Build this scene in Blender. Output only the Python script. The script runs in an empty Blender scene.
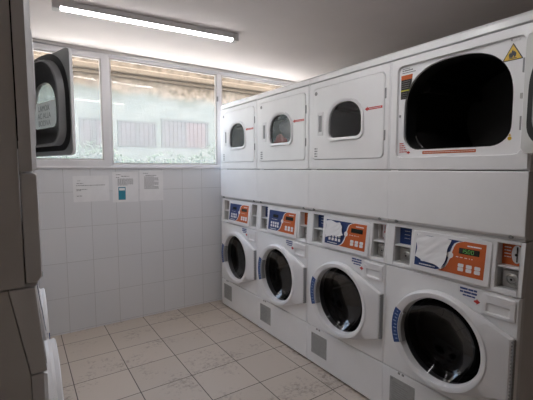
import bpy, bmesh, math, random
from mathutils import Vector, Matrix
random.seed(7)
S = bpy.context.scene
COL = S.collection
PI = math.pi
W, D = .683, .80                 # one laundry unit: width, depth
XR, XL = 1.710, .040             # front planes of the right-hand and left-hand rows
YR0, YL0 = .6488, 1.108          # near end of each row
YB, ZC = 3.4955, 2.424           # back wall, ceiling
ZD = 1.112                       # underside of the dryers

# ------------------------------------------------------------------ materials
def newmat(name):
    m = bpy.data.materials.new(name); m.use_nodes = True
    nt = m.node_tree
    return m, nt, nt.nodes['Principled BSDF']

def mat(name, col, rough=.5, metal=0, var=.04, scale=6, bump=0, coat=0):
    m, nt, b = newmat(name)
    tc = nt.nodes.new('ShaderNodeTexCoord')
    n = nt.nodes.new('ShaderNodeTexNoise'); n.inputs['Scale'].default_value = scale; n.inputs['Detail'].default_value = 4
    nt.links.new(tc.outputs['Object'], n.inputs['Vector'])
    r = nt.nodes.new('ShaderNodeValToRGB')
    r.color_ramp.elements[0].position = .3; r.color_ramp.elements[1].position = .7
    r.color_ramp.elements[0].color = [c * (1 - var) for c in col] + [1]
    r.color_ramp.elements[1].color = [min(1, c * (1 + var)) for c in col] + [1]
    nt.links.new(n.outputs['Fac'], r.inputs['Fac']); nt.links.new(r.outputs['Color'], b.inputs['Base Color'])
    b.inputs['Roughness'].default_value = rough; b.inputs['Metallic'].default_value = metal
    b.inputs['Coat Weight'].default_value = coat
    if bump:
        bp = nt.nodes.new('ShaderNodeBump'); bp.inputs['Strength'].default_value = bump; bp.inputs['Distance'].default_value = .01
        nt.links.new(n.outputs['Fac'], bp.inputs['Height']); nt.links.new(bp.outputs['Normal'], b.inputs['Normal'])
    return m

def emit(name, col, st):
    m, nt, b = newmat(name)
    b.inputs['Base Color'].default_value = (*col, 1)
    b.inputs['Emission Color'].default_value = (*col, 1); b.inputs['Emission Strength'].default_value = st
    return m

def glassmat(name, tint, gloss=.06, dirt=0, dirtcol=(.9, .93, .92), dscale=3, k=.35):
    m, nt, b = newmat(name); nt.nodes.remove(b)
    out = nt.nodes['Material Output']
    t = nt.nodes.new('ShaderNodeBsdfTransparent'); t.inputs[0].default_value = (*tint, 1)
    g = nt.nodes.new('ShaderNodeBsdfGlossy'); g.inputs['Roughness'].default_value = .03
    lw = nt.nodes.new('ShaderNodeLayerWeight'); lw.inputs['Blend'].default_value = .35
    mu = nt.nodes.new('ShaderNodeMath'); mu.operation = 'MULTIPLY_ADD'
    mu.inputs[1].default_value = k; mu.inputs[2].default_value = gloss
    nt.links.new(lw.outputs['Fresnel'], mu.inputs[0])
    mx = nt.nodes.new('ShaderNodeMixShader')
    nt.links.new(mu.outputs[0], mx.inputs[0]); nt.links.new(t.outputs[0], mx.inputs[1]); nt.links.new(g.outputs[0], mx.inputs[2])
    last = mx
    if dirt:
        tc = nt.nodes.new('ShaderNodeTexCoord')
        n = nt.nodes.new('ShaderNodeTexNoise'); n.inputs['Scale'].default_value = dscale; n.inputs['Detail'].default_value = 6
        nt.links.new(tc.outputs['Object'], n.inputs['Vector'])
        # the film of dirt lies on the lower two thirds of the pane
        sp = nt.nodes.new('ShaderNodeSeparateXYZ'); nt.links.new(tc.outputs['Object'], sp.inputs[0])
        ad = nt.nodes.new('ShaderNodeMath'); ad.operation = 'MULTIPLY_ADD'; ad.inputs[1].default_value = .25
        nt.links.new(n.outputs['Fac'], ad.inputs[0]); nt.links.new(sp.outputs['Z'], ad.inputs[2])
        mr = nt.nodes.new('ShaderNodeMapRange'); mr.interpolation_type = 'SMOOTHSTEP'
        mr.inputs['From Min'].default_value = 2.36; mr.inputs['From Max'].default_value = 2.10
        mr.inputs['To Min'].default_value = .01; mr.inputs['To Max'].default_value = dirt
        nt.links.new(ad.outputs[0], mr.inputs['Value'])
        tr = nt.nodes.new('ShaderNodeBsdfTranslucent'); tr.inputs[0].default_value = (*dirtcol, 1)
        m2 = nt.nodes.new('ShaderNodeMixShader')
        nt.links.new(mr.outputs['Result'], m2.inputs[0]); nt.links.new(mx.outputs[0], m2.inputs[1]); nt.links.new(tr.outputs[0], m2.inputs[2])
        last = m2
    nt.links.new(last.outputs[0], out.inputs['Surface'])
    return m

def tilemat(name, axes, off, size, mortar, c1, c2, cm, rough, dirt=0, dirtcol=(.1, .08, .07), bump=.25):
    m, nt, b = newmat(name)
    geo = nt.nodes.new('ShaderNodeNewGeometry')
    sp = nt.nodes.new('ShaderNodeSeparateXYZ'); nt.links.new(geo.outputs['Position'], sp.inputs[0])
    cb = nt.nodes.new('ShaderNodeCombineXYZ')
    for i in (0, 1):
        a = nt.nodes.new('ShaderNodeMath'); a.operation = 'SUBTRACT'; a.inputs[1].default_value = off[i]
        nt.links.new(sp.outputs[axes[i]], a.inputs[0]); nt.links.new(a.outputs[0], cb.inputs[i])
    br = nt.nodes.new('ShaderNodeTexBrick'); br.offset = 0; br.squash = 1
    br.inputs['Scale'].default_value = 1; br.inputs['Brick Width'].default_value = size[0]; br.inputs['Row Height'].default_value = size[1]
    br.inputs['Mortar Size'].default_value = mortar; br.inputs['Mortar Smooth'].default_value = .2; br.inputs['Bias'].default_value = 0
    br.inputs['Color1'].default_value = (*c1, 1); br.inputs['Color2'].default_value = (*c2, 1); br.inputs['Mortar'].default_value = (*cm, 1)
    nt.links.new(cb.outputs[0], br.inputs['Vector'])
    col = br.outputs['Color']
    if dirt:
        n1 = nt.nodes.new('ShaderNodeTexNoise'); n1.inputs['Scale'].default_value = 34; n1.inputs['Detail'].default_value = 6; n1.inputs['Roughness'].default_value = .7
        n2 = nt.nodes.new('ShaderNodeTexNoise'); n2.inputs['Scale'].default_value = 3.2; n2.inputs['Detail'].default_value = 3
        for n in (n1, n2): nt.links.new(geo.outputs['Position'], n.inputs['Vector'])
        mu = nt.nodes.new('ShaderNodeMath'); mu.operation = 'MULTIPLY'
        nt.links.new(n1.outputs['Fac'], mu.inputs[0]); nt.links.new(n2.outputs['Fac'], mu.inputs[1])
        mr = nt.nodes.new('ShaderNodeMapRange'); mr.inputs['From Min'].default_value = .285; mr.inputs['From Max'].default_value = .42
        mr.inputs['To Max'].default_value = dirt
        nt.links.new(mu.outputs[0], mr.inputs['Value'])
        mx = nt.nodes.new('ShaderNodeMix'); mx.data_type = 'RGBA'
        nt.links.new(mr.outputs['Result'], mx.inputs['Factor']); nt.links.new(col, mx.inputs['A']); mx.inputs['B'].default_value = (*dirtcol, 1)
        col = mx.outputs['Result']
    nt.links.new(col, b.inputs['Base Color'])
    b.inputs['Roughness'].default_value = rough
    bp = nt.nodes.new('ShaderNodeBump'); bp.inputs['Strength'].default_value = bump; bp.inputs['Distance'].default_value = .004; bp.invert = True
    nt.links.new(br.outputs['Fac'], bp.inputs['Height']); nt.links.new(bp.outputs['Normal'], b.inputs['Normal'])
    return m

def facademat():
    m, nt, b = newmat('two_tone_facade')  # tan above, pale green below, the edge broken up by noise
    geo = nt.nodes.new('ShaderNodeNewGeometry'); sp = nt.nodes.new('ShaderNodeSeparateXYZ'); nt.links.new(geo.outputs['Position'], sp.inputs[0])
    def noise(sc, det=5):
        n = nt.nodes.new('ShaderNodeTexNoise'); n.inputs['Scale'].default_value = sc; n.inputs['Detail'].default_value = det; n.inputs['Roughness'].default_value = .65
        nt.links.new(geo.outputs['Position'], n.inputs['Vector']); return n
    def ramp(n, c0, c1, p0=.35, p1=.65):
        r = nt.nodes.new('ShaderNodeValToRGB'); r.color_ramp.elements[0].position = p0; r.color_ramp.elements[1].position = p1
        r.color_ramp.elements[0].color = (*c0, 1); r.color_ramp.elements[1].color = (*c1, 1); nt.links.new(n.outputs['Fac'], r.inputs['Fac']); return r
    st = ramp(noise(9), (.058, .047, .038), (.150, .125, .103), .38, .62); mi = ramp(noise(2.4), (.054, .063, .059), (.078, .085, .082))
    n = noise(1.3, 6); ad = nt.nodes.new('ShaderNodeMath'); ad.operation = 'MULTIPLY_ADD'; ad.inputs[1].default_value = .55
    nt.links.new(n.outputs['Fac'], ad.inputs[0]); nt.links.new(sp.outputs['Z'], ad.inputs[2])
    mr = nt.nodes.new('ShaderNodeMapRange'); mr.inputs['From Min'].default_value = 3.17; mr.inputs['From Max'].default_value = 3.30
    nt.links.new(ad.outputs[0], mr.inputs['Value'])
    mx = nt.nodes.new('ShaderNodeMix'); mx.data_type = 'RGBA'
    nt.links.new(mr.outputs['Result'], mx.inputs['Factor']); nt.links.new(mi.outputs[0], mx.inputs['A']); nt.links.new(st.outputs[0], mx.inputs['B'])
    nt.links.new(mx.outputs['Result'], b.inputs['Base Color']); b.inputs['Roughness'].default_value = .95; b.inputs['Specular IOR Level'].default_value = 0
    bp = nt.nodes.new('ShaderNodeBump'); bp.inputs['Strength'].default_value = .35; bp.inputs['Distance'].default_value = .02
    nt.links.new(noise(20).outputs['Fac'], bp.inputs['Height']); nt.links.new(bp.outputs['Normal'], b.inputs['Normal'])
    return m
def papermat():
    m, nt, b = newmat('thin_paper'); out = nt.nodes['Material Output']
    b.inputs['Base Color'].default_value = (.84, .84, .86, 1); b.inputs['Roughness'].default_value = .8
    n = nt.nodes.new('ShaderNodeTexNoise'); n.inputs['Scale'].default_value = 60
    bp = nt.nodes.new('ShaderNodeBump'); bp.inputs['Strength'].default_value = .15; bp.inputs['Distance'].default_value = .002
    nt.links.new(n.outputs['Fac'], bp.inputs['Height']); nt.links.new(bp.outputs['Normal'], b.inputs['Normal'])
    t = nt.nodes.new('ShaderNodeBsdfTranslucent'); t.inputs[0].default_value = (.95, .95, .96, 1)
    mx = nt.nodes.new('ShaderNodeMixShader'); mx.inputs[0].default_value = .9
    nt.links.new(b.outputs[0], mx.inputs[1]); nt.links.new(t.outputs[0], mx.inputs[2]); nt.links.new(mx.outputs[0], out.inputs['Surface'])
    return m
M = dict(
    thinpaper=papermat(),
    enamel=mat('white_enamel', (.86, .86, .87), .34, var=.02, coat=.1),
    side=mat('painted_side_panel', (.76, .75, .74), .45, var=.03),
    plastic=mat('white_plastic', (.80, .795, .81), .3, var=.015),
    lip=mat('grey_white_plastic', (.60, .595, .60), .4),
    grey=mat('grey_plastic', (.28, .28, .285), .45),
    liner=mat('grey_door_liner', (.27, .27, .27), .4),
    lit_flange=mat('lit_door_back', (.62, .62, .61), .35),  # lighter copy of the same door back, for the door facing the light
    shaded_flange=mat('shaded_door_back', (.30, .31, .305), .35),  # door back with its backlit shade put into the colour
    pocket=mat('grey_compartment', (.60, .595, .59), .5),
    rubber=mat('black_rubber', (.010, .010, .010), .5),
    drum=mat('dark_drum_steel', (.030, .028, .028), .35, metal=.5, scale=20),
    steel=mat('brushed_steel', (.48, .47, .45), .35, metal=.8),
    dark=mat('dark_gap', (.02, .02, .02), .8),
    blue=mat('navy_print', (.018, .045, .17), .35),
    orange=mat('orange_print', (.56, .115, .022), .35),
    white=mat('white_print', (.82, .82, .84), .4),
    stickertext=mat('pale_blue_print', (.28, .38, .60), .4),
    stickerblue=mat('blue_sticker', (.02, .065, .23), .35),
    black=mat('black_print', (.012, .012, .012), .35),
    display=mat('display_window', (.012, .016, .012), .12),
    led=emit('green_led', (.14, .45, .09), .06),
    plate=mat('rating_plate', (.40, .405, .40), .4, metal=.2, scale=40, var=.12),
    pencil=mat('faint_pen', (.54, .54, .56), .8),
    ink=mat('grey_ink', (.16, .16, .18), .7),
    navyink=mat('navy_ink', (.05, .08, .25), .6),
    red=mat('red_print', (.55, .04, .035), .45),
    yellow=mat('yellow_print', (.80, .52, .03), .4),
    limeline=mat('lime_print', (.60, .62, .05), .4),
    paper=mat('paper', (.84, .84, .86), .75, scale=14, var=.03),
    teal=mat('teal_print', (.03, .24, .34), .5),
    ledge=mat('paint', (.72, .72, .73), .4),
    pvc=mat('window_pvc', (.78, .775, .80), .3, var=.015),
    ceiling=mat('ceiling_paint', (.70, .65, .635), .85, scale=3, var=.03),
    room=mat('back_room_paint', (.66, .60, .54), .85),
    doorglass=glassmat('tinted_door_glass', (.80, .80, .80), .02, k=.2),
    clearglass=glassmat('clear_door_glass', (.85, .88, .86), .05),
    bowl=glassmat('washer_bowl_glass', (.15, .15, .16), .010, k=.10),
    pane=glassmat('dirty_window_glass', (.97, .98, .98), .008, dirt=.11, k=.06),
    tube=emit('led_diffuser', (1, .98, .985), 17),
    filltube=emit('added_fill_diffuser', (1, .98, .985), 28),  # emitter of the added fill lamp
    fixture=mat('fixture_plastic', (.55, .53, .52), .5),
    cloth_grey=mat('grey_laundry', (.72, .73, .76), .9, scale=9, var=.25, bump=.5),
    cloth_red=mat('red_laundry', (.62, .14, .12), .9, scale=9, var=.25, bump=.5),
    walltile=tilemat('white_wall_tiles', (0, 2), (.1005 - .207, .015), (.207, .30), .0022, (.73, .735, .76), (.755, .76, .785), (.56, .56, .57), .28, bump=.2),
    floortile=tilemat('beige_floor_tiles', (0, 1), (.238 - .343 * 12, 3.278 - .3285 * 24), (.343, .3285), .0032, (.56, .485, .42), (.515, .45, .39), (.07, .055, .045), .38, dirt=.75, dirtcol=(.20, .16, .135)),
    stucco=mat('tan_stucco', (.100, .081, .065), .95, scale=26, var=.28, bump=1.0),
    mint=mat('washed_green_wall', (.070, .082, .078), .9, scale=2.2, var=.20),
    frost=mat('outside_window_glass', (.044, .036, .041), .4, scale=5, var=.25),
    bars=mat('outside_bars', (.022, .023, .022), .6),
    curtain=mat('red_curtain', (.060, .034, .038), .8),
    leaf=mat('hedge_leaf', (.026, .040, .024), .8, scale=4, var=.4),
    facade=facademat(),
    soil=mat('outside_soil', (.58, .56, .54), .95, bump=.5),
)

for k in ('stucco', 'frost', 'bars', 'curtain', 'leaf', 'soil'): M[k].node_tree.nodes['Principled BSDF'].inputs['Specular IOR Level'].default_value = 0
# ------------------------------------------------------------------ helpers
def uvz(base):            # machine frame: u across the front, d out of the front plane, z up -> local
    return lambda u, d, z: (u - W / 2, -D / 2 - d, z - base)

def ident(x, y, z): return (x, y, z)

class MB:
    def __init__(s, f=ident): s.v = []; s.f = []; s.fn = f
    def add(s, vs, fs):
        o = len(s.v); s.v += [s.fn(*p) for p in vs]; s.f += [tuple(o + i for i in q) for q in fs]
    def box(s, x0, x1, y0, y1, z0, z1):
        s.add([(x, y, z) for z in (z0, z1) for y in (y0, y1) for x in (x0, x1)],
              [(0, 2, 3, 1), (4, 5, 7, 6), (0, 1, 5, 4), (2, 6, 7, 3), (0, 4, 6, 2), (1, 3, 7, 5)])
    def prism(s, poly, d0, d1):           # polygon in (u,z), extruded along d
        n = len(poly)
        s.add([(a, d0, b) for a, b in poly] + [(a, d1, b) for a, b in poly],
              [tuple(range(n)), tuple(range(2 * n - 1, n - 1, -1))] + [(i, (i + 1) % n, n + (i + 1) % n, n + i) for i in range(n)])
    def side(s, poly, u0, u1):            # polygon in (d,z), extruded along u
        n = len(poly)
        s.add([(u0, a, b) for a, b in poly] + [(u1, a, b) for a, b in poly],
              [tuple(range(n)), tuple(range(2 * n - 1, n - 1, -1))] + [(i, (i + 1) % n, n + (i + 1) % n, n + i) for i in range(n)])
    def loft(s, loops, cap0=False, cap1=False, close=False):
        n = len(loops[0][0]); vs = []; fs = []
        for pts, d in loops: vs += [(a, d, b) for a, b in pts]
        m = len(loops)
        for k in range(m if close else m - 1):
            k2 = (k + 1) % m
            fs += [(k * n + i, k * n + (i + 1) % n, k2 * n + (i + 1) % n, k2 * n + i) for i in range(n)]
        if cap0: fs.append(tuple(range(n)))
        if cap1: fs.append(tuple(range((m - 1) * n, m * n)))
        s.add(vs, fs)
    def tube(s, pts, r, n=8):
        vs = []; fs = []
        for k, p in enumerate(pts):
            p = Vector(p); a = Vector(pts[max(k - 1, 0)]); b = Vector(pts[min(k + 1, len(pts) - 1)])
            t = (b - a).normalized(); x = t.orthogonal().normalized() if k == 0 else (x - t * x.dot(t)).normalized(); y = t.cross(x)
            vs += [tuple(p + (x * math.cos(2 * PI * i / n) + y * math.sin(2 * PI * i / n)) * r) for i in range(n)]
        for k in range(len(pts) - 1): fs += [(k * n + i, k * n + (i + 1) % n, (k + 1) * n + (i + 1) % n, (k + 1) * n + i) for i in range(n)]
        fs += [tuple(range(n)), tuple(range(len(vs) - n, len(vs)))]
        s.add(vs, fs)
    def build(s, name, m, parent=None, bevel=0, smooth=True, kind=None, seg=2, label=None):
        me = bpy.data.meshes.new(name); me.from_pydata(s.v, [], s.f)
        bm = bmesh.new(); bm.from_mesh(me)
        bmesh.ops.remove_doubles(bm, verts=bm.verts, dist=1e-6)
        bmesh.ops.recalc_face_normals(bm, faces=bm.faces); bm.to_mesh(me); bm.free()
        me.materials.append(M[m])
        if smooth:
            me.polygons.foreach_set('use_smooth', [True] * len(me.polygons)); me.set_sharp_from_angle(angle=math.radians(32))
        o = bpy.data.objects.new(name, me); COL.objects.link(o)
        if parent: o.parent = parent
        if bevel:
            b = o.modifiers.new('bevel', 'BEVEL'); b.width = bevel; b.segments = seg; b.limit_method = 'ANGLE'; b.angle_limit = math.radians(40)
            b.harden_normals = False
        if kind: o['kind'] = kind
        if label: o['label'] = label
        return o

def empty(name, label, cat, loc=(0, 0, 0), rz=0, group=None):
    o = bpy.data.objects.new(name, None); COL.objects.link(o); o.empty_display_size = .1
    o.location = loc; o.rotation_euler = (0, 0, rz)
    if label: o['label'] = label
    o['category'] = cat
    if group: o['group'] = group
    return o

def tag(o, label, cat, group=None):
    o['label'] = label; o['category'] = cat
    if group: o['group'] = group
    return o

def copy_tree(o, parent=None):
    c = o.copy(); COL.objects.link(c); c.parent = parent
    for ch in list(o.children): copy_tree(ch, c)
    return c

def child(root, name):
    for c in root.children:
        if c.name.split('.')[0] == name: return c

def circ(cu, cz, r, n=96, a0=0):
    return [(cu + r * math.cos(a0 + 2 * PI * i / n), cz + r * math.sin(a0 + 2 * PI * i / n)) for i in range(n)]

def rrect(u0, u1, z0, z1, r, n=6):
    p = []
    for cx, cz, a in ((u1 - r, z1 - r, 0), (u0 + r, z1 - r, PI / 2), (u0 + r, z0 + r, PI), (u1 - r, z0 + r, 1.5 * PI)):
        p += [(cx + r * math.cos(a + PI / 2 * i / n), cz + r * math.sin(a + PI / 2 * i / n)) for i in range(n + 1)]
    return p

def dome(cu, hw, z0, z1, rb, zm=.42, n=2.35, k=40):
    """window shape of the dryers: flat sill with rounded corners under a wide arch"""
    zc = z0 + (z1 - z0) * zm; p = []
    for i in range(k + 1):
        t = PI * i / k; c, s_ = math.cos(t), math.sin(t)
        p.append((cu + hw * math.copysign(abs(c) ** (2 / n), c), zc + (z1 - zc) * abs(s_) ** (2 / n)))
    for cx, a in ((cu - hw + rb, PI), (cu + hw - rb, 1.5 * PI)):
        p += [(cx + rb * math.cos(a + PI / 2 * i / 8), z0 + rb + rb * math.sin(a + PI / 2 * i / 8)) for i in range(9)]
    return p

def polar(poly, c, angs):
    """where rays from c at the given angles leave the polygon"""
    out = []; n = len(poly)
    for a in angs:
        dx, dz = math.cos(a), math.sin(a); best = None
        for i in range(n):
            x1, z1 = poly[i]; x2, z2 = poly[(i + 1) % n]
            x1 -= c[0]; x2 -= c[0]; z1 -= c[1]; z2 -= c[1]
            ex, ez = x2 - x1, z2 - z1; den = dx * ez - dz * ex
            if abs(den) < 1e-12: continue
            t = (x1 * ez - z1 * ex) / den; q = (x1 * dz - z1 * dx) / den
            if t > 0 and -1e-6 <= q <= 1 + 1e-6 and (best is None or t > best): best = t
        out.append((c[0] + dx * best, c[1] + dz * best))
    return out

def hull(pts):
    pts = sorted(set(pts))
    def half(ps):
        h = []
        for p in ps:
            while len(h) > 1 and (h[-1][0] - h[-2][0]) * (p[1] - h[-2][1]) - (h[-1][1] - h[-2][1]) * (p[0] - h[-2][0]) <= 0: h.pop()
            h.append(p)
        return h
    a, b = half(pts), half(pts[::-1])
    return a[:-1] + b[:-1]

def angles(c, corners, n=112):
    a = [2 * PI * i / n for i in range(n)] + [math.atan2(z - c[1], x - c[0]) % (2 * PI) for x, z in corners]
    a.sort(); out = [a[0]]
    for x in a[1:]:
        if x - out[-1] > 1e-4: out.append(x)
    return out

def scaled(poly, c, f, g=None):
    g = g or f
    return [(c[0] + (x - c[0]) * f, c[1] + (z - c[1]) * g) for x, z in poly]

def dashes(b, u0, u1, z, h, d, seed=0, fill=.8, gap=.35):
    """a line of small print, too small to read"""
    r = random.Random(seed); u = u0
    end = u0 + (u1 - u0) * fill
    while u < end:
        l = min(h * r.uniform(1.2, 4.5), end - u)
        b.box(u, u + l, d, d + .0006, z, z + h); u += l + h * gap * r.uniform(.8, 1.6)

def textmesh(txt, size, name, m, parent, loc, rot, wide=1.0):
    c = bpy.data.curves.new(name, 'FONT'); c.body = txt; c.size = size; c.align_x = 'CENTER'; c.align_y = 'CENTER'; c.extrude = .0003
    t = bpy.data.objects.new(name, c); COL.objects.link(t)
    dg = bpy.context.evaluated_depsgraph_get()
    me = bpy.data.meshes.new_from_object(t.evaluated_get(dg))
    bpy.data.objects.remove(t)
    me.materials.clear(); me.materials.append(M[m])
    o = bpy.data.objects.new(name, me); COL.objects.link(o); o.parent = parent
    o.location = loc; o.rotation_euler = rot; o.scale = (wide, 1, 1)
    return o

# ------------------------------------------------------------------ tumble dryer
CU, CZ = .342, 1.712
REC = rrect(.043, .649, 1.472, 1.953, .028)
OPEN = dome(.341, .262, 1.512, 1.940, .085, .45, 2.5)
WIN = dome(.3435, .160, 1.592, 1.850, .045, .40, 2.35)
GLS = dome(.3435, .138, 1.612, 1.830, .040, .40, 2.35)
ZT = 1.993

def make_dryer():
    t = empty('tumble_dryer', None, 'dryer')
    f = uvz(ZD)
    b = MB(f)                                     # cabinet: sides, back, floor, top
    b.box(.002, .014, -D, -.039, ZD + .001, ZT); b.box(W - .014, W - .002, -D, -.039, ZD + .001, ZT)
    b.box(.014, W - .014, -D, -D + .012, ZD + .001, ZT); b.box(.014, W - .014, -D, -.039, ZD + .022, ZD + .034)
    b.build('cabinet', 'side', t, bevel=.002)
    b = MB(f); b.box(.02, W - .02, -.70, -.060, 1.395, 1.413); b.build('partition', 'dark', t)
    b = MB(f)
    outer = [(0, 1.4075), (W, 1.4075), (W, ZT), (0, ZT)]
    A = angles((CU, CZ), outer); c = (CU, CZ)
    o_ = polar(outer, c, A); oi = polar([(.009, 1.4115), (W - .009, 1.4115), (W - .009, ZT - .004), (.009, ZT - .004)], c, A)
    rc = polar(REC, c, A); rb = polar(scaled(REC, c, .993), c, A); op = polar(OPEN, c, A)
    b.loft([(o_, -.036), (o_, -.010), (oi, 0), (rc, 0), (rb, -.004), (rb, -.015), (op, -.015), (op, -.030)])
    b.build('front_panel', 'enamel', t)
    b = MB(f); b.loft([(op, -.030), (polar(scaled(OPEN, c, .985), c, A), -.034), (polar(scaled(OPEN, c, .97), c, A), -.11)])
    b.build('opening_rim', 'rubber', t)
    b = MB(f)                                     # drum with lifting ribs
    ri = polar(scaled(OPEN, c, .97), c, A)
    b.loft([(ri, -.11), (circ_a(c, .278, A), -.112), (circ_a(c, .283, A), -.69), (circ_a(c, .05, A), -.72)], cap1=True)
    for k in range(3):
        a = .5 + k * 2 * PI / 3
        p = [(c[0] + .284 * math.cos(a + s) * q, c[1] + .284 * math.sin(a + s) * q) for s, q in ((-.16, 1), (-.04, .80), (.04, .80), (.16, 1))]
        b.prism(p, -.68, -.13)
    b.build('drum', 'drum', t)
    b = MB(f)                                     # lower panel with a lip under it
    b.side([(-.036, 1.404), (-.004, 1.404), (0, 1.400), (0, 1.135), (-.012, 1.122), (-.036, 1.122)], 0, W)
    b.build('lower_panel', 'enamel', t, bevel=.003)
    b = MB(f); b.side([(-.036, 1.1215), (-.010, 1.1215), (-.016, ZD), (-.30, ZD), (-.30, 1.1215)], .003, W - .003); b.build('bottom_lip', 'lip', t)
    for u in (.060, .630):
        b = MB(f); b.loft([(circ(u, 1.127, .0085, 16), -.010), (circ(u, 1.127, .0085, 16), .0012), (circ(u, 1.127, .006, 16), .003)], cap1=True)
        b.build('panel_lock', 'grey', t)
    b = MB(f)                                     # top cover
    b.side([(-D, ZT + .005), (-.001, ZT + .005), (-.004, ZT + .036), (-.026, ZT + .053), (-D, ZT + .053)], .001, W - .001)
    b.build('top_cover', 'enamel', t, bevel=.003)
    # door, hinged on its right-hand edge
    hu = .648
    g = lambda u, d, z: (u - hu, -d, z - 1.712)
    dr = MB(g)
    dout = rrect(.046, .646, 1.475, 1.950, .026)
    A2 = angles(c, [])
    do = polar(dout, c, A2); di = polar(scaled(dout, c, .990), c, A2); wo = polar(WIN, c, A2); gl = polar(GLS, c, A2)
    dr.loft([(di, -.010), (do, -.008), (do, -.001), (di, .004), (wo, .004), (wo, -.010)], close=True)
    o = dr.build('door', 'enamel', t)
    o.location = f(hu, 0, 1.712)
    m = MB(g); wi = polar(scaled(WIN, (CU, 1.72), .95), c, A2)
    m.loft([(wo, .004), (polar(scaled(WIN, (CU, 1.72), .985), c, A2), .014), (wi, .014), (gl, .006), (gl, -.010)]); m.build('window_frame', 'plastic', o)
    m = MB(g); m.loft([(gl, -.009), (gl, .003)], True, True); m.build('window_glass', 'doorglass', o)
    m = MB(g); m.loft([(di, -.010), (polar(scaled(dout, c, .985), c, A2), -.0105), (wo, -.0105)]); m.build('door_back', 'shaded_flange', o)
    m = MB(g); g1 = polar(scaled(OPEN, c, 1.075), c, A2); g2 = polar(scaled(OPEN, c, .955), c, A2)
    m.loft([(g1, -.0105), (g1, -.0138), (polar(scaled(OPEN, c, 1.04), c, A2), -.0148), (g2, -.0148), (g2, -.0105)]); m.build('gasket', 'rubber', o)
    m = MB(g); l = lambda s: polar(scaled(OPEN, c, s), c, A2)
    m.loft([(l(.955), -.0105), (l(.945), -.032), (l(.93), -.042), (l(.90), -.045), (l(.86), -.040), (polar(scaled(WIN, c, 1.12), c, A2), -.014), (gl, -.010)])
    m.build('door_liner', 'liner', o)
    m = MB(g); m.loft([(rrect(.098, .152, 1.635, 1.790, .006), .004), (rrect(.098, .152, 1.635, 1.790, .006), .0075), (rrect(.102, .148, 1.639, 1.786, .005), .0085),
                      (rrect(.108, .142, 1.655, 1.772, .004), .0085), (rrect(.108, .142, 1.655, 1.772, .004), .0048)], cap1=True)
    h = m.build('pull_handle', 'plastic', o)
    m = MB(g); m.prism(rrect(.112, .138, 1.66, 1.767, .004), .0048, .0056); m.build('handle_recess', 'grey', o)
    m = MB(g); m.loft([(circ(.078, 1.918, .013, 20), .004), (circ(.078, 1.918, .013, 20), .0055)], cap1=True); m.build('round_badge', 'grey', o)
    m = MB(g)
    for k in range(4): dashes(m, .068, .098, 1.492 + .017 * k, .010, .0042, k, .95)
    m.build('small_print', 'grey', o)
    m = MB(g); m.prism([(.508, 1.760), (.528, 1.773), (.528, 1.767), (.634, 1.767), (.634, 1.753), (.528, 1.753), (.528, 1.747)], .0042, .005); m.build('arrow_sticker', 'red', o)
    m = MB(g); dashes(m, .540, .628, 1.7585, .0026, .0051, 4, .97); m.build('arrow_print', 'white', o)
    for z in (1.60, 1.83):
        m = MB(g); m.box(.6475, .6555, -.006, .0048, z - .028, z + .028); m.build('hinge', 'grey', o)
    return t

def circ_a(c, r, A): return [(c[0] + r * math.cos(a), c[1] + r * math.sin(a)) for a in A]

# ------------------------------------------------------------------ washing machine
WC = (.342, .565)
def slant(z): return -.016 + (1.108 - z) / .230 * .016     # the console leans out towards its foot
def pslant(z): return .002 + (1.094 - z) / .208 * .010

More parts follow.
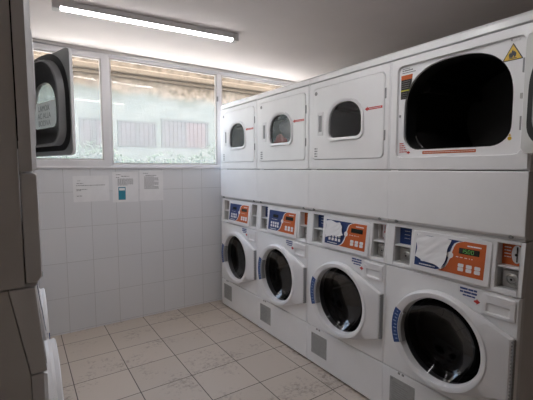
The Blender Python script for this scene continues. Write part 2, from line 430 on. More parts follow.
def make_washer():
    t = empty('washing_machine', None, 'washing machine')
    f = uvz(0)
    fs = lambda u, d, z: f(u, d + slant(z), z)
    fp = lambda u, d, z: f(u, d + slant(z) + pslant(z), z)
    prof = [(-D, .012), (-.038, .012), (-.038, .874), (-.076, 1.108), (-D, 1.108)]
    b = MB(f); b.side(prof, .002, .012); b.side(prof, W - .012, W - .002); b.box(.012, W - .012, -D, -D + .012, .012, 1.108); b.box(.012, W - .012, -D, -.09, 1.098, 1.108)
    b.build('cabinet', 'side', t)
    b = MB(f); b.box(.01, W - .01, -D + .02, -.03, 0, .012); b.build('plinth', 'dark', t)
    b = MB(f); b.box(0, W, -.036, -.001, .012, .2825); b.build('kick_panel', 'enamel', t, bevel=.005)
    b = MB(f); b.prism(rrect(.052, .210, .088, .238, .003), -.001, .0006); pl = b.build('rating_plate', 'plate', t)
    b = MB(f)
    for k in range(9): dashes(b, .064, .20, .104 + k * .0132, .0028, .0007, k, random.uniform(.6, .95))
    b.box(.060, .072, .0007, .0012, .222, .233); b.build('plate_print', 'grey', pl)
    for u in (.10, .13): pass
    b = MB(f)
    outer = [(0, .2865), (W, .2865), (W, .874), (0, .874)]
    A = angles(WC, outer); o_ = polar(outer, WC, A); oi = polar([(.008, .2905), (W - .008, .2905), (W - .008, .870), (.008, .870)], WC, A)
    b.loft([(o_, -.036), (o_, -.009), (oi, 0), (circ_a(WC, .226, A), 0), (circ_a(WC, .220, A), -.006), (circ_a(WC, .215, A), -.05)])
    b.build('front_panel', 'enamel', t)
    b = MB(f); b.loft([(circ_a(WC, .215, A), -.04), (circ_a(WC, .200, A), -.06), (circ_a(WC, .200, A), -.09), (circ_a(WC, .23, A), -.11)]); b.build('door_seal', 'rubber', t)
    b = MB(f); b.loft([(circ_a(WC, .20, A), -.115), (circ_a(WC, .255, A), -.12), (circ_a(WC, .255, A), -.55), (circ_a(WC, .03, A), -.57)], cap1=True)
    for k in range(3):
        a = -1.1 + k * 2 * PI / 3
        b.prism([(WC[0] + .256 * math.cos(a + s) * q, WC[1] + .256 * math.sin(a + s) * q) for s, q in ((-.2, 1), (-.05, .78), (.05, .78), (.2, 1))], -.54, -.13)
    b.build('drum', 'drum', t)
    for u in (.11, .135):
        b = MB(f); b.box(u - .007, u + .007, -.002, .001, .270, .281); b.build('panel_clip', 'grey', t)
    # door
    wide = lambda a: 1 + .085 * max(0, -math.cos(a)) ** 2          # the ring is broader on the handle side
    ring = [(WC[0] + .246 * wide(a) * math.cos(a), WC[1] + .246 * wide(a) * math.sin(a)) for a in (2 * PI * i / 72 for i in range(72))]
    hu = hull([(round(x, 5), round(z, 5)) for x, z in ring] + [(.670, .425), (.672, .435), (.672, .692), (.670, .702)])
    Ad = angles(WC, [(.671, .428), (.672, .698)]); H = polar(hu, WC, Ad); Hi = polar(scaled(hu, WC, .965), WC, Ad)
    ca = lambda r: circ_a(WC, r, Ad)
    cw = lambda r: [(WC[0] + r * wide(a) * math.cos(a), WC[1] + r * wide(a) * math.sin(a)) for a in Ad]
    b = MB(f); b.loft([(H, .004), (H, .018), (Hi, .028), (cw(.240), .040), (cw(.236), .044), (ca(.219), .044), (ca(.213), .041), (ca(.206), .010), (ca(.206), -.002)])
    dr = b.build('door', 'plastic', t)
    b = MB(f); b.loft([(ca(.2065), .006), (ca(.18), -.03), (ca(.135), -.065), (ca(.07), -.08), (ca(.01), -.083)], cap1=True); b.build('door_glass', 'bowl', dr)
    def sector(r0, r1, a0, a1, d0, d1, b, n=14):
        p = [(WC[0] + r1 * math.cos(a0 + (a1 - a0) * i / n), WC[1] + r1 * math.sin(a0 + (a1 - a0) * i / n)) for i in range(n + 1)]
        p += [(WC[0] + r0 * math.cos(a1 + (a0 - a1) * i / n), WC[1] + r0 * math.sin(a1 + (a0 - a1) * i / n)) for i in range(n + 1)]
        b.prism(p, d0, d1)
    R = math.radians
    b = MB(f); sector(.200, .2175, R(157), R(202), .012, .0455, b); hd = b.build('door_handle', 'grey', dr, bevel=.003)
    b = MB(f); sector(.2195, .256, R(156), R(202), .034, .0452, b); st = b.build('instruction_sticker', 'stickerblue', dr)
    b = MB(f)
    for k in range(9):
        a = R(159 + k * 4.7)
        sector(.226 if k % 3 else .231, .248 if k % 2 else .241, a, a + R(1.2), .0452, .0456, b, 2)
    b.build('sticker_print', 'stickertext', st)
    b = MB(f)
    b.box(.660, .6745, .0, .021, .432, .694)
    for k in range(17): b.box(.659, .6755, .002, .0235, .434 + k * .0155, .442 + k * .0155)
    b.build('hinge', 'grey', dr)
    # detergent drawer
    b = MB(f); q = lambda e, r: rrect(.528 + e, .668 - e, .762 + e, .860 - e, r)
    pk = rrect(.548, .648, .776, .822, .008); pk2 = rrect(.552, .644, .780, .818, .006)
    cdr = (.598, .805); Aq = angles(cdr, [], 96); P = lambda p: polar(p, cdr, Aq)
    b.loft([(P(q(0, .008)), 0), (P(q(0, .008)), .005), (P(q(.004, .007)), .008), (P(pk), .008), (P(pk2), .003), (P(pk2), -.016)], cap1=True)
    b.build('detergent_drawer', 'plastic', t)
    # dosing sticker
    b = MB(f); b.prism([(.418, .866), (.518, .866), (.518, .792), (.500, .788), (.436, .820), (.418, .832)], 0, .0006); st = b.build('dosing_sticker', 'white', t)
    b = MB(f)
    for k in range(2): dashes(b, .428, .510, .851 - k * .015, .009, .0007, k, .95, .2)
    dashes(b, .442, .505, .822, .007, .0007, 7, .9, .25); b.build('sticker_print', 'navyink', st)
    b = MB(f); b.prism([(.494, .812), (.506, .817), (.506, .822), (.522, .809), (.506, .796), (.506, .801), (.494, .806)], .0007, .0014); b.build('sticker_arrow', 'red', st)
    # console: posts, rails, back, with an opening at each side for the coin gear
    b = MB(f)
    def post(u0, u1): b.side([(slant(1.108), 1.108), (slant(.878), .878), (-.036, .878), (-.074, 1.108)], u0, u1)
    post(0, .044); post(.150, .166); post(.556, .574); post(.664, W)
    bs = MB(fs); bs.box(.044, .664, -.03, 0, 1.094, 1.108); bs.box(.044, .664, -.03, 0, .878, .898); bs.box(.166, .556, -.03, -.006, .898, 1.094)
    b.v_off = len(b.v); b.f += [tuple(i + b.v_off for i in q_) for q_ in bs.f]; b.v += bs.v
    b.build('console', 'enamel', t, bevel=.0025)
    for u0, u1 in ((.044, .150), (.574, .664)):
        b = MB(f); b.box(u0, u1, -.078, -.070, .895, 1.097); b.box(u0 - .003, u0 + .002, -.1, -.02, .895, 1.097); b.box(u1 - .002, u1 + .003, -.1, -.02, .895, 1.097)
        b.box(u0, u1, -.1, -.02, .893, .898); b.box(u0, u1, -.1, -.03, 1.094, 1.098); cp = b.build('coin_compartment', 'pocket', t)
        b = MB(f); b.box(u0 + .002, u1 - .002, -.070, -.020, .988, .995); b.build('shelf', 'plastic', cp)
        cu = (u0 + u1) / 2 + .006
        b = MB(f); b.prism(rrect(u0 + .016, u1 - .006, .900, .974, .004), -.070, -.044); b.build('coin_box', 'steel', cp, bevel=.002)
        b = MB(f); cc = (cu + .004, .938)
        b.loft([(circ(*cc, .025, 28), -.044), (circ(*cc, .025, 28), -.038), (circ(*cc, .019, 28), -.034), (circ(*cc, .017, 28), -.038), (circ(*cc, .010, 28), -.038), (circ(*cc, .010, 28), -.030)], cap1=True)
        b.build('coin_lock', 'steel', cp)
        b = MB(f); b.prism(circ(*cc, .005, 12), -.030, -.0295); b.build('keyhole', 'black', cp)
    # control panel
    b = MB(fp); r0 = rrect(.164, .558, .888, 1.094, .010); r1 = rrect(.168, .554, .892, 1.090, .008)
    cpn = (.36, .99); Ap = angles(cpn, [], 96); PP = lambda p: polar(p, cpn, Ap)
    b.loft([(PP(r0), -.03), (PP(r0), -.004), (PP(r1), 0)], cap1=True); p = b.build('control_panel', 'plastic', t)
    u0, u1, z0, z1 = .186, .532, .916, 1.074
    X = lambda a: u0 + (u1 - u0) * a
    Z = lambda a: z1 + (z0 - z1) * a
    wave = [(.70, 0), (.64, .03), (.585, .10), (.56, .20), (.545, .32), (.53, .45), (.515, .58), (.495, .72), (.46, .86), (.41, .95), (.35, 1.0)]
    b = MB(fp); b.prism([(X(a), Z(c_)) for a, c_ in wave] + [(X(0), Z(1)), (X(0), Z(0))], 0, .0010); b.build('blue_field', 'blue', p)
    b = MB(fp); b.prism([(X(a + .012), Z(c_)) for a, c_ in wave][::-1] + [(X(1), Z(0)), (X(1), Z(1))][0:2] , 0, .0010); b.build('orange_field', 'orange', p)
    b = MB(fp); wv = [(X(a - .004), Z(c_)) for a, c_ in wave] + [(X(a + .022), Z(c_)) for a, c_ in wave][::-1]; b.prism(wv, 0, .0014); b.build('wave_line', 'white', p)
    b = MB(fp); b.prism(circ(X(.535), Z(.47), .0155, 28), 0, .0022); b.build('round_badge', 'white', p)
    b = MB(fp); b.prism(rrect(X(.655), X(.925), Z(.37), Z(.20), .003), 0, .0018); dsp = b.build('display', 'display', p)
    b = MB(fp); b.prism(rrect(X(.17), X(.37), Z(.34), Z(.20), .003), 0, .0018); b.build('display', 'display', p)
    dg_ = MB(fp)                       # a seven-segment 1500
    seg = {'1': 'bc', '5': 'afgcd', '0': 'abcdef'}
    sh = (Z(.20) - Z(.37)) * .30; sw = .009
    for k, ch in enumerate('1500'):
        cx, cz = X(.70) + k * .0155, (Z(.20) + Z(.37)) / 2
        for s_ in seg[ch]:
            x0, x1 = cx - sw / 2, cx + sw / 2; e = .0012
            bx = dict(a=(x0, x1, cz + sh - e, cz + sh + e), g=(x0, x1, cz - e, cz + e), d=(x0, x1, cz - sh - e, cz - sh + e), f=(x0 - e, x0 + e, cz, cz + sh),
                      b=(x1 - e, x1 + e, cz, cz + sh), e=(x0 - e, x0 + e, cz - sh, cz), c=(x1 - e, x1 + e, cz - sh, cz))[s_]
            dg_.box(bx[0], bx[1], .0018, .0022, bx[2], bx[3])
    dg_.build('display_digits', 'led', dsp)
    for i in range(3):
        for j in range(2):
            b = MB(fp); b.prism(rrect(X(.66 + .11 * i), X(.735 + .11 * i), Z(.765 + .115 * j), Z(.66 + .115 * j), .004), 0, .0024); b.build('button', 'white', p)
    for i in range(4):
        for j in range(2):
            b = MB(fp); b.prism(rrect(X(.10 + .085 * i), X(.155 + .085 * i), Z(.69 + .15 * j), Z(.57 + .15 * j), .004), 0, .0024); b.build('button', 'white', p)
    b = MB(fp); dashes(b, X(.76), X(.95), Z(.135), .006, .0010, 3, .95, .15); dashes(b, X(.62), X(.90), Z(.49), .0035, .0010, 5, .8, 1.5)
    dashes(b, X(.08), X(.36), Z(.95), .005, .0010, 8, .9, .3); dashes(b, X(.12), X(.40), Z(.46), .0035, .0010, 9, .8, 1.5); b.build('panel_print', 'white', p)
    return t

def card(t, side, m, extra=None):
    """the printed card (or the coin slide) at the back of an upper coin compartment"""
    f = uvz(0); u0, u1 = ((.046, .148), (.576, .662))[side]
    cp = [c for c in t.children if c.name.startswith('coin_compartment')]
    cp.sort(key=lambda o: o.data.vertices[0].co.x); par = cp[side]
    b = MB(f); b.box(u0, u1, -.064, -.060, .996, 1.092); cd = b.build('slot_card', m, par)
    b = MB(f)
    if extra == 'key':
        b.prism([(u1 - .028 + .021 * math.cos(a * PI / 12), 1.045 + .040 * math.sin(a * PI / 12)) for a in range(24)], -.0600, -.0592); b.build('oval', 'white', par)
        b = MB(f); b.box(u1 - .028, u1 - .024, -.059, -.055, 1.012, 1.078); b.prism(circ(u1 - .029, 1.043, .006, 14), -.059, -.055); b.build('coin_slide', 'black', par)
        b = MB(f)
        for k in range(4): dashes(b, u0 + .008, u1 - .05, 1.07 - .014 * k, .004, -.0598, k, .95)
        b.build('card_print', 'white', par)
    elif extra == 'slide':
        b.box(u0 + .020, u0 + .034, -.060, -.040, 1.005, 1.085); b.box(u0 + .012, u0 + .042, -.060, -.044, 1.000, 1.012); b.build('coin_slide', 'steel', par)
        b = MB(f); b.box(u0 + .056, u0 + .064, -.060, -.052, 1.002, 1.088); b.box(u0 + .052, u0 + .072, -.060, -.050, 1.040, 1.052); b.build('slide_guide', 'red', par)
    else:
        for k in range(3): dashes(b, u0 + .030, u1 - .03, 1.068 - .020 * k, .0022, -.0598, k + 3, .8)
        b.box(u1 - .022, u1 - .015, -.0598, -.054, 1.010, 1.075); b.build('card_print', 'white', par)

# ------------------------------------------------------------------ place the laundry row
def rowpos(i):           # right row, 0 = nearest the camera
    return (XR + D / 2, YR0 + W * (i + .5)), -PI / 2
def leftpos(i):
    return (XL - D / 2, YL0 + W * (i + .5)), PI / 2

dry = make_dryer(); wash = make_washer()
spots = [('r', 3), ('r', 2), ('r', 1), ('r', 0), ('l', 0), ('l', 1)]
dl = {('r', 3): 'white tumble dryer in the far corner against the window, empty dark round-topped porthole',
      ('r', 2): 'white tumble dryer whose small porthole shows red and grey laundry',
      ('r', 1): 'white closed tumble dryer with pale fabric behind its porthole, next to the open black drum',
      ('r', 0): 'white tumble dryer standing open on a wide black drum, yellow flame triangle at its corner',
      ('l', 0): 'shaded tumble dryer seen from its plain side panel, at the photo edge',
      ('l', 1): 'tumble dryer in the opposite row, its grey-backed door ajar with a handwritten note'}
wl = {('r', 3): 'white washing machine in the far corner against the tiled wall',
      ('r', 2): 'white washing machine with bare blue and orange panel, second from the tiled wall',
      ('r', 1): 'white washing machine with a small crumpled paper on its unlit panel',
      ('r', 0): 'nearest white washing machine with a lit green display, large creased paper on its panel',
      ('l', 0): 'shaded washing machine seen edge-on at the photo edge, only its side and door rim showing',
      ('l', 1): 'washing machine hidden behind the shaded edge-on one, under the dryer left ajar'}
DR, WA = {}, {}
for n, k in enumerate(spots):
    (x, y), rz = (rowpos if k[0] == 'r' else leftpos)(k[1])
    d = dry if n == 0 else copy_tree(dry); w = wash if n == 0 else copy_tree(wash)
    d.location = (x, y, ZD); w.location = (x, y, 0); d.rotation_euler = w.rotation_euler = (0, 0, rz)
    d['label'] = dl[k]; w['label'] = wl[k]
    d['group'] = 'tumble dryers stacked on the washers'; w['group'] = 'front-loading washing machines in two rows'
    DR[k] = d; WA[k] = w
for k, w in WA.items():                    # only the nearest panel is lit
    if k == ('r', 0): continue
    for c in w.children_recursive:
        if c.name.startswith('display_digits'): bpy.data.objects.remove(c)

# coin-slot cards, which differ from machine to machine
card(WA['r', 3], 0, 'pocket', None if False else 'slide'); card(WA['r', 3], 1, 'white', 'slide')
card(WA['r', 2], 0, 'blue'); card(WA['r', 2], 1, 'orange')
card(WA['r', 1], 0, 'blue'); card(WA['r', 1], 1, 'white', 'slide')
card(WA['r', 0], 0, 'blue'); card(WA['r', 0], 1, 'orange', 'key')
card(WA['l', 0], 0, 'blue'); card(WA['l', 0], 1, 'orange'); card(WA['l', 1], 0, 'blue'); card(WA['l', 1], 1, 'orange')

# the two open doors
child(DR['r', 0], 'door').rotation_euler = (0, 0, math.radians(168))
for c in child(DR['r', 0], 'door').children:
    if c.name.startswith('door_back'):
        c.data = c.data.copy(); c.data.materials[0] = M['lit_flange']
child(DR['l', 1], 'door').rotation_euler = (0, 0, math.radians(17.3))
for c in child(DR['l', 1], 'door').children:
    if c.name.startswith('window_glass'):
        c.data = c.data.copy(); c.data.materials[0] = M['clearglass']

# stickers in the recess of the open dryer
t = DR['r', 0]; f = uvz(ZD); dd = -.0148
b = MB(f); b.prism([(.056, 1.905), (.124, 1.905), (.119, 1.86), (.092, 1.782), (.056, 1.782)], dd, dd + .0008); st = b.build('warning_sticker', 'black', t)
b = MB(f); b.prism([(.056, 1.905), (.124, 1.905), (.122, 1.882), (.056, 1.882)], dd + .0008, dd + .0014); b.build('sticker_band', 'orange', st)
b = MB(f); b.prism([(.056, 1.829), (.109, 1.829), (.107, 1.822), (.056, 1.822)], dd + .0008, dd + .0014); b.build('sticker_line', 'limeline', st)
b = MB(f)
for k in range(8): dashes(b, .060, .112 - .003 * k, 1.872 - .011 * k - (.006 if k > 3 else 0), .0018, dd + .0008, k, .95)
b.build('sticker_print', 'grey', st)
b = MB(f); b.prism(rrect(.055, .175, 1.908, 1.945, .002), dd, dd + .0005); st = b.build('notice_sticker', 'white', t)
b = MB(f)
for k in range(3): dashes(b, .062, .150, 1.936 - .0105 * k, .0035 + .002 * (k == 1), dd + .0006, k, .5 + .2 * k)
b.build('sticker_print', 'ink', st)
b = MB(f); T = [(.553, 1.862), (.633, 1.862), (.593, 1.932)]; tc = (.593, 1.885)
b.prism(T, dd, dd + .0006); st = b.build('flame_triangle', 'black', t)
b = MB(f); b.prism(scaled(T, tc, .84), dd + .0006, dd + .0011); b.build('triangle_field', 'yellow', st)
b = MB(f); fl = [(-.013, -.012), (-.015, .002), (-.009, .011), (-.008, .003), (-.001, .020), (.004, .010), (.006, .014), (.013, .003), (.012, -.008), (.006, -.013), (.003, -.004), (-.002, -.013)]
b.prism([(.593 + x, 1.886 + z) for x, z in fl], dd + .0011, dd + .0015); b.box(.578, .608, dd + .0011, dd + .0015, 1.869, 1.872); b.build('flame_symbol', 'black', st)
b = MB(f); b.prism(rrect(.195, .462, 1.489, 1.503, .002), dd, dd + .0006); st = b.build('warning_strip', 'orange', t)
b = MB(f); dashes(b, .202, .456, 1.4950, .0024, dd + .0007, 2, 1, .5); b.build('strip_print', 'white', st)
b = MB(f); b.prism([(.054, 1.556), (.088, 1.556), (.125, 1.500), (.110, 1.489), (.054, 1.489)], dd, dd + .0005); st = b.build('door_sticker', 'white', t)
b = MB(f)
for k in range(5): dashes(b, .058, .086 + .006 * k, 1.545 - .011 * k, .005, dd + .0006, k, .9)
b.prism([(.104, 1.503), (.112, 1.503), (.112, 1.508), (.124, 1.499), (.112, 1.490), (.112, 1.495), (.104, 1.495)], dd + .0006, dd + .001); b.build('sticker_print', 'red', st)
b = MB(f); b.prism([(.592, 1.552), (.604, 1.552), (.598, 1.562)], dd, dd + .0006); b.prism(circ(.598, 1.542, .008, 14), dd, dd + .0006); b.build('small_sticker', 'yellow', t)
b = MB(f); b.prism(rrect(.578, .618, 1.938, 1.950, .002), dd, dd + .003); b.build('door_switch', 'plastic', t)
b = MB(f); b.prism(circ(.588, 1.944, .003, 10), dd + .003, dd + .006); b.build('switch_pin', 'grey', t)
b = MB(f); b.box(.052, .060, dd, dd + .004, 1.688, 1.700); b.build('latch_catch', 'grey', t)
b = MB(f); b.prism(rrect(.632, .642, 1.70, 1.722, .002), dd, dd + .010); b.build('door_catch', 'steel', t)

# laundry in two of the drums
def bundle(name, m, root, u, d, z, su, sd, sz, seed):
    bm = bmesh.new(); bmesh.ops.create_icosphere(bm, subdivisions=4, radius=1)
    r = random.Random(seed); ks = [(Vector((r.uniform(-1, 1), r.uniform(-1, 1), r.uniform(-1, 1))).normalized() * r.uniform(2.5, 7), r.uniform(0, 6), r.uniform(.03, .09)) for _ in range(14)]
    for v in bm.verts:
        n = v.co.normalized(); k = 1 + sum(a * math.sin(w_.dot(n) + p) for w_, p, a in ks)
        v.co = Vector((n.x * k * su, n.y * k * sd, n.z * k * sz))
    me = bpy.data.meshes.new(name); bm.to_mesh(me); bm.free(); me.materials.append(M[m])
    me.polygons.foreach_set('use_smooth', [True] * len(me.polygons))
    o = bpy.data.objects.new(name, me); COL.objects.link(o)
    fw = uvz(0)(u, d, z); q = Matrix.Rotation(root.rotation_euler.z, 4, 'Z') @ Vector(fw)
    o.location = (root.location.x + q.x, root.location.y + q.y, z); o.rotation_euler = (0, 0, root.rotation_euler.z)
    return o
tag(bundle('laundry', 'cloth_grey', DR['r', 2], .355, -.135, 1.745, .150, .050, .115, 3), 'grey and white laundry pressed against a porthole beside a red garment', 'laundry')
tag(bundle('laundry', 'cloth_red', DR['r', 2], .255, -.062, 1.628, .075, .022, .055, 5), 'red garment at the bottom of a dryer porthole', 'laundry')
tag(bundle('laundry', 'cloth_grey', DR['r', 1], .44, -.22, 1.66, .085, .10, .13, 8), 'pale fabric lying in the drum next to the open dryer', 'laundry')

# papers on two of the control panels: creased sheets
def sheet(k, pts, name, label, seed):
    root = WA[k]; n = 22; r = random.Random(seed)
    f = uvz(0)
    def bil(a, b_):
        (x0, z0), (x1, z1), (x2, z2), (x3, z3) = pts   # TL TR BR BL
        top = (x0 + (x1 - x0) * a, z0 + (z1 - z0) * a); bot = (x3 + (x2 - x3) * a, z3 + (z2 - z3) * a)
        return (top[0] + (bot[0] - top[0]) * b_, top[1] + (bot[1] - top[1]) * b_)
    ph = [(r.uniform(3, 11), r.uniform(3, 11), r.uniform(0, 6)) for _ in range(5)]
    vs = []
    for j in range(n + 1):
        for i in range(n + 1):
            a, b_ = i / n, j / n
            u, z = bil(a, b_)
            u += .004 * math.sin(9 * b_ + seed) * (1 if i in (0, n) else .6); z += .004 * math.sin(8 * a + seed)
            # one folded crease line and a curl at the free corner
            d = .0045 + .0022 * sum(abs(math.sin(p * a + q * b_ + s)) for p, q, s in ph) / 2 + .016 * max(0, a + b_ - 1.25) ** 1.5
            vs.append((u, d + slant(z) + pslant(z), z))
    fs = [(j * (n + 1) + i, j * (n + 1) + i + 1, (j + 1) * (n + 1) + i + 1, (j + 1) * (n + 1) + i) for j in range(n) for i in range(n)]
    me = bpy.data.meshes.new(name); me.from_pydata([f(*v) for v in vs], [], fs); me.materials.append(M['paper'])
    o = bpy.data.objects.new(name, me); COL.objects.link(o)
    o.location = root.location; o.rotation_euler = root.rotation_euler
    s = o.modifiers.new('thick', 'SOLIDIFY'); s.thickness = .0005
    return tag(o, label, 'paper')
sheet(('r', 0), [(.192, 1.079), (.372, 1.074), (.345, .930), (.196, .958)], 'paper_sheet', 'large creased blank paper hanging over the nearest washing machine panel', 2)
sheet(('r', 1), [(.192, 1.070), (.320, 1.066), (.358, .990), (.194, .960)], 'paper_sheet', 'smaller crumpled white paper on the panel one washer farther from the camera', 5)

# handwritten note on the glass of the door left ajar
dm = DR['l', 1]
bpy.context.view_layer.update()
door = child(dm, 'door'); mw = door.matrix_world
note = bpy.data.objects.new('paper_note', None)
g = lambda u, d, z: (u - .648, -d, z - 1.712)
b = MB(g); poly = [p for p in scaled(GLS, (.3435, 1.712), .985)]
cut = 1.738; npoly = [(u, min(z, cut)) for u, z in poly]
seen = []; [seen.append(p) for p in npoly if p not in seen]
b.prism(seen, -.0106, -.0100)
o = b.build('paper_note', 'thinpaper'); o.matrix_world = mw
tag(o, 'white handwritten note stuck on the porthole of the dryer door left ajar', 'paper')
for k, line in enumerate(('LAMOX', 'AC ALLA', 'BODIVA')):
    textmesh(line, .038, 'handwriting', 'pencil', o, g(.345, -.0110, 1.708 - .036 * k), (PI / 2, 0, PI), 1.05)

# ------------------------------------------------------------------ room
def struct(name, m, boxes, parent=None, bevel=0):
    b = MB()
    for q in boxes: b.box(*q)
    return b.build(name, m, parent, bevel=bevel, kind=None if parent else 'structure', smooth=False)
X0, X1, Y0 = -.80, 2.96, -2.6
WX0, WX1, WZ0, WZ1 = .02, 2.90, 1.425, 2.392
struct('floor', 'floortile', [(X0 - .1, X1 + .1, Y0 - .1, YB + .2, -.1, 0)])
struct('ceiling', 'ceiling', [(X0 - .1, X1 + .1, Y0 - .1, YB + .2, ZC, ZC + .15)])
struct('wall_left', 'room', [(X0 - .1, X0, Y0, YB, 0, ZC)])
struct('wall_right', 'room', [(X1, X1 + .1, Y0, YB, 0, ZC)])
struct('wall_front', 'room', [(X0 - .1, X1 + .1, Y0 - .1, Y0, 0, ZC)])
struct('wall_back', 'walltile', [(X0 - .1, X1 + .1, YB, YB + .075, 0, WZ0), (X0 - .1, WX0, YB, YB + .075, WZ0, ZC), (WX1, X1 + .1, YB, YB + .075, WZ0, ZC), (WX0, WX1, YB, YB + .075, WZ1, ZC)])
struct('trim_1', 'pvc', [(WX0 - .02, WX1, YB - .012, YB + .02, 1.412, 1.428)], bevel=.003)          # sill
struct('trim_2', 'fixture', [(X0, X1, YB - .018, YB, 2.400, 2.4235)], bevel=.003)                   # strip under the ceiling

def window(name, x0, x1, ll, lr, lt, lb, y0, y1):
    r = empty(name, None, 'window'); del r['category']; r['kind'] = 'structure'
    b = MB()
    b.box(x0, x0 + ll, y0, y1, WZ0, WZ1); b.box(x1 - lr, x1, y0, y1, WZ0, WZ1)
    b.box(x0 + ll, x1 - lr, y0, y1, WZ1 - lt, WZ1); b.box(x0 + ll, x1 - lr, y0, y1, WZ0, WZ0 + lb)
    b.build('window_frame', 'pvc', r, bevel=.004)
    b = MB(); yc = (y0 + y1) / 2 + .006
    b.box(x0 + ll - .002, x1 - lr + .002, yc - .002, yc + .002, WZ0 + lb - .002, WZ1 - lt + .002); b.build('window_pane', 'pane', r)
    # glazing bead
    b = MB(); e = .012
    xa, xb, za, zb = x0 + ll, x1 - lr, WZ0 + lb, WZ1 - lt
    b.box(xa, xa + e, y0 + .008, yc - .003, za, zb); b.box(xb - e, xb, y0 + .008, yc - .003, za, zb); b.box(xa + e, xb - e, y0 + .008, yc - .003, za, za + e); b.box(xa + e, xb - e, y0 + .008, yc - .003, zb - e, zb)
    b.build('glazing_bead', 'fixture', r)
    return r
window('window_1', WX0, .692, .06, .058, .040, .060, YB - .006, YB + .055)
window('window_2', .692, 1.765, .012, .026, .018, .026, YB + .012, YB + .065)
window('window_3', 1.765, WX1, .026, .05, .018, .026, YB + .012, YB + .065)
# latch on the mullion
b = MB(); b.box(1.733, 1.748, YB - .003, YB + .012, 2.10, 2.15); b.build('window_latch', 'grey', bpy.data.objects['window_2'], bevel=.003)

# notices on the tiles
def notice(x0, x1, z0, z1, label, lines, teal=None, tilt=0):
    r = empty('paper_notice', label, 'notice', ((x0 + x1) / 2, YB, (z0 + z1) / 2), 0, 'printed notices taped under the window')
    r.rotation_euler = (0, tilt, 0)
    h, w_ = (z1 - z0) / 2, (x1 - x0) / 2
    b = MB(); b.box(-w_, w_, -.0022, -.0008, -h, h); b.build('sheet', 'paper', r)
    b = MB()
    for (a0, a1, zz, hh, sd) in lines:
        rr = random.Random(sd); u = -w_ + 2 * w_ * a0; e = -w_ + 2 * w_ * a1
        while u < e:
            l = min(rr.uniform(.006, .02), e - u); b.box(u, u + l, -.0027, -.0022, h - 2 * h * zz, h - 2 * h * zz + hh); u += l + .004
    b.build('print', 'ink', r)
    if teal:
        a0, a1, zt, zb_ = teal
        b = MB(); b.box(-w_ + 2 * w_ * a0, -w_ + 2 * w_ * a1, -.0029, -.0022, h - 2 * h * zb_, h - 2 * h * zt); q = b.build('teal_block', 'teal', r)
        b = MB(); b.box(-w_ + 2 * w_ * (a0 + .03), -w_ + 2 * w_ * (a1 - .03), -.0033, -.0029, h - 2 * h * (zt + .11), h - 2 * h * (zt + .03)); b.build('block_header', 'paper', q)
notice(.378, .664, 1.128, 1.351, 'landscape notice with a few faint lines, on the tiles nearest the ajar dryer door',
       [(.13, .20, .20, .004, 1), (.10, .28, .30, .004, 2), (.09, .88, .38, .0045, 3), (.09, .38, .53, .0045, 4), (.09, .22, .57, .004, 5), (.09, .24, .78, .0045, 6)], tilt=-.008)
notice(.692, .915, 1.109, 1.381, 'portrait notice with a teal block, in the middle of the three on the tiles',
       [(.15, .32, .10, .005, 1), (.34, .66, .15, .005, 2), (.14, .26, .19, .005, 3)] + [(.20, .80, .24 + .033 * k, .0045, k + 9) for k in range(6)] + [(.2, .6, .44, .0045, 30)], (.22, .50, .50, .92), tilt=.01)
notice(.928, 1.150, 1.111, 1.394, 'portrait notice with a single block of grey text, third along from the ajar dryer door',
       [(.15, .35, .10, .005, 1), (.25, .70, .17, .005, 2)] + [(.20, .80 if k % 4 else .6, .22 + .035 * k, .0045, k + 50) for k in range(12)], tilt=.01)

# ceiling lights: the one in view and an added fill lamp over the near machines
def batten(a, e, label, lamp):
    a = Vector(a); e = Vector(e)
    L = (e - a).length
    r = empty('ceiling_light', label, 'ceiling light', ((a.x + e.x) / 2, (a.y + e.y) / 2, ZC), math.atan2(e.y - a.y, e.x - a.x))
    b = MB(); b.box(-L / 2 + .04, L / 2 - .04, -.030, .030, -.040, 0); b.build('housing', 'fixture', r, bevel=.003)
    b = MB()
    n = 12; pr = [(.027 * math.cos(PI + PI * i / n), -.041 + .012 * math.sin(PI + PI * i / n)) for i in range(n + 1)]
    q = [(x, y) for x, y in pr] + [(.027, -.040), (-.027, -.040)]
    b.add([(-L / 2 + .045, y, z) for y, z in q] + [(L / 2 - .045, y, z) for y, z in q],
          [tuple(range(len(q))), tuple(range(2 * len(q) - 1, len(q) - 1, -1))] + [(i, (i + 1) % len(q), len(q) + (i + 1) % len(q), len(q) + i) for i in range(len(q))])
    b.build('diffuser', lamp, r)
    for s_ in (-1, 1):
        b = MB(); x = s_ * (L / 2 - .0225); b.box(x - .0225, x + .0225, -.032, .032, -.055, -.002); b.build('end_cap', 'fixture', r, bevel=.004)
batten((.215, 2.632), (1.431, 2.534), 'lit white batten tube light on the ceiling in front of the window', 'tube')
batten((.20, 1.22), (1.416, 1.122), 'added unseen fill light shaped as a batten, on the ceiling nearer the open dryer', 'filltube')  # added out of view to brighten the nearest machines

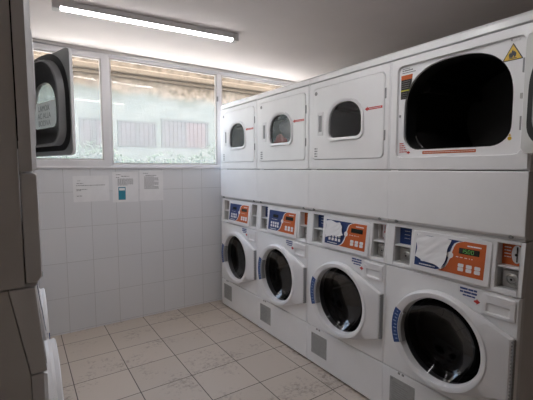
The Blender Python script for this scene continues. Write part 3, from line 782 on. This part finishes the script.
# ------------------------------------------------------------------ outside
YO = 8.0
sc_ = lambda x, z: (x * YO / 5.5, 1.4167 + (z - 1.4167) * YO / 5.5)
r = empty('neighbouring_house', 'pale washed-out house beyond the window with a tan stucco ledge and barred windows', 'house', (3.0, YO, -.3))
h = lambda x, y, z: (x - 3.0, y - YO, z + .3)
def hb(name, m, boxes, par, bevel=0):
    b = MB(h)
    for q in boxes: b.box(*q)
    return b.build(name, m, par, bevel=bevel)
zl0 = sc_(0, 2.60)[1]; zl1 = sc_(0, 2.72)[1]; zl2 = sc_(0, 2.80)[1]
zm = sc_(0, 2.38)[1]
hb('wall', 'facade', [(-3, 9, YO, YO + .3, -.3, 4.15)], r)
hb('ledge', 'stucco', [(-3, 9, YO - .16, YO + .05, zl1, zl2)], r, .03)
hb('ledge', 'stucco', [(-3, 9, YO - .07, YO + .05, zl1 - .07, zl1)], r, .02)
for (xa, xb, za, zb, red) in ((.72, 1.02, 1.70, 2.06, 0), (1.20, 1.70, 1.74, 2.06, 0), (1.82, 2.54, 1.74, 2.12, 1), (2.72, 3.3, 1.75, 2.13, 0), (-.3, .3, 1.7, 2.06, 0)):
    (x0, z0), (x1, z1) = sc_(xa, za), sc_(xb, zb)
    wn = hb('window', 'bars', [(x0 - .03, x1 + .03, YO - .03, YO + .02, z0 - .03, z0), (x0 - .03, x1 + .03, YO - .03, YO + .02, z1, z1 + .04), (x0 - .03, x0, YO - .03, YO + .02, z0, z1), (x1, x1 + .03, YO - .03, YO + .02, z0, z1),
                               ((x0 + x1) / 2 - .02, (x0 + x1) / 2 + .02, YO - .02, YO + .02, z0, z1)], r)
    hb('pane', 'frost', [(x0, x1, YO - .012, YO + .01, z0, z1)], wn)
    nb = max(4, int((x1 - x0) / .09))
    hb('bars', 'bars', [(x0 + (x1 - x0) * (i + .5) / nb - .006, x0 + (x1 - x0) * (i + .5) / nb + .006, YO - .045, YO - .032, z0, z1) for i in range(nb)], wn)
    if red: hb('curtain', 'curtain', [(x0 + (x1 - x0) * .52, x0 + (x1 - x0) * .95, YO - .020, YO - .013, z0, z1 - .02)], wn)
# hedge along the foot of the house
rr = random.Random(11); b = MB()
for i in range(5200):
    x = rr.uniform(-1.5, 7); zt = 1.76 + .12 * math.sin(x * 2.1) + .10 * math.sin(x * 5.3 + 1); z = rr.uniform(.7, zt); y = YO - .55 + rr.uniform(-.28, .28) * math.sqrt(max(.05, 1 - ((z - .9) / 1.2) ** 2))
    s_ = rr.uniform(.03, .06); v1 = Vector((rr.uniform(-1, 1), rr.uniform(-1, 1), rr.uniform(-.6, 1))).normalized(); v2 = v1.orthogonal().normalized(); p = Vector((x, y, z))
    b.add([tuple(p - v1 * s_), tuple(p + v2 * s_ * .5), tuple(p + v1 * s_), tuple(p - v2 * s_ * .5)], [(0, 1, 2, 3)])
for i in range(60):
    x = -1.4 + i * .14; b.tube([(x, YO - .55, -.3), (x + rr.uniform(-.1, .1), YO - .5, .9), (x + rr.uniform(-.2, .2), YO - .55, 1.6)], .012, 5)
o = b.build('garden_hedge', 'leaf', smooth=False); o['kind'] = 'stuff'; o['label'] = 'loose green hedge outside the window at the foot of the house'; o['category'] = 'hedge'
struct('ground', 'soil', [(-6, 12, YB + .2, 16, -.5, -.3)])

# ------------------------------------------------------------------ light, camera
w = bpy.data.worlds.new('sky'); S.world = w; w.use_nodes = True; nt = w.node_tree
bg = nt.nodes['Background']
sky = nt.nodes.new('ShaderNodeTexSky'); sky.sky_type = 'NISHITA'; sky.sun_disc = False; sky.sun_elevation = math.radians(48); sky.sun_rotation = math.radians(200); sky.air_density = 1.6; sky.dust_density = 4
mx = nt.nodes.new('ShaderNodeMix'); mx.data_type = 'RGBA'; mx.inputs['Factor'].default_value = .75; mx.inputs['B'].default_value = (.30, .30, .31, 1)
nt.links.new(sky.outputs[0], mx.inputs['A']); nt.links.new(mx.outputs['Result'], bg.inputs['Color'])
bg.inputs['Strength'].default_value = 3.2

sun = bpy.data.lights.new('sun', 'SUN'); sun.energy = 23; sun.angle = math.radians(2); sun.color = (1, .96, .9)
so = bpy.data.objects.new('sun', sun); COL.objects.link(so)
so.rotation_euler = Vector((-math.cos(math.radians(48)), -math.cos(math.radians(48)) * .05, -math.sin(math.radians(48)))).to_track_quat('-Z', 'Y').to_euler()
cam = bpy.data.cameras.new('camera'); co = bpy.data.objects.new('camera', cam); COL.objects.link(co)
cam.sensor_width = 36; cam.lens = 369.1 * 36 / 533; cam.clip_start = .02
co.location = (0, 0, 1.4167); co.rotation_euler = (PI / 2 - .0862, -.0003, -.5911)
S.camera = co
S.cycles.use_denoising = True; S.cycles.max_bounces = 10; S.cycles.diffuse_bounces = 6; S.cycles.transparent_max_bounces = 16; S.cycles.sample_clamp_indirect = 8
S.view_settings.view_transform = 'Standard'; S.view_settings.look = 'None'; S.view_settings.gamma = 1; S.view_settings.use_curve_mapping = False
S.view_settings.exposure = .43
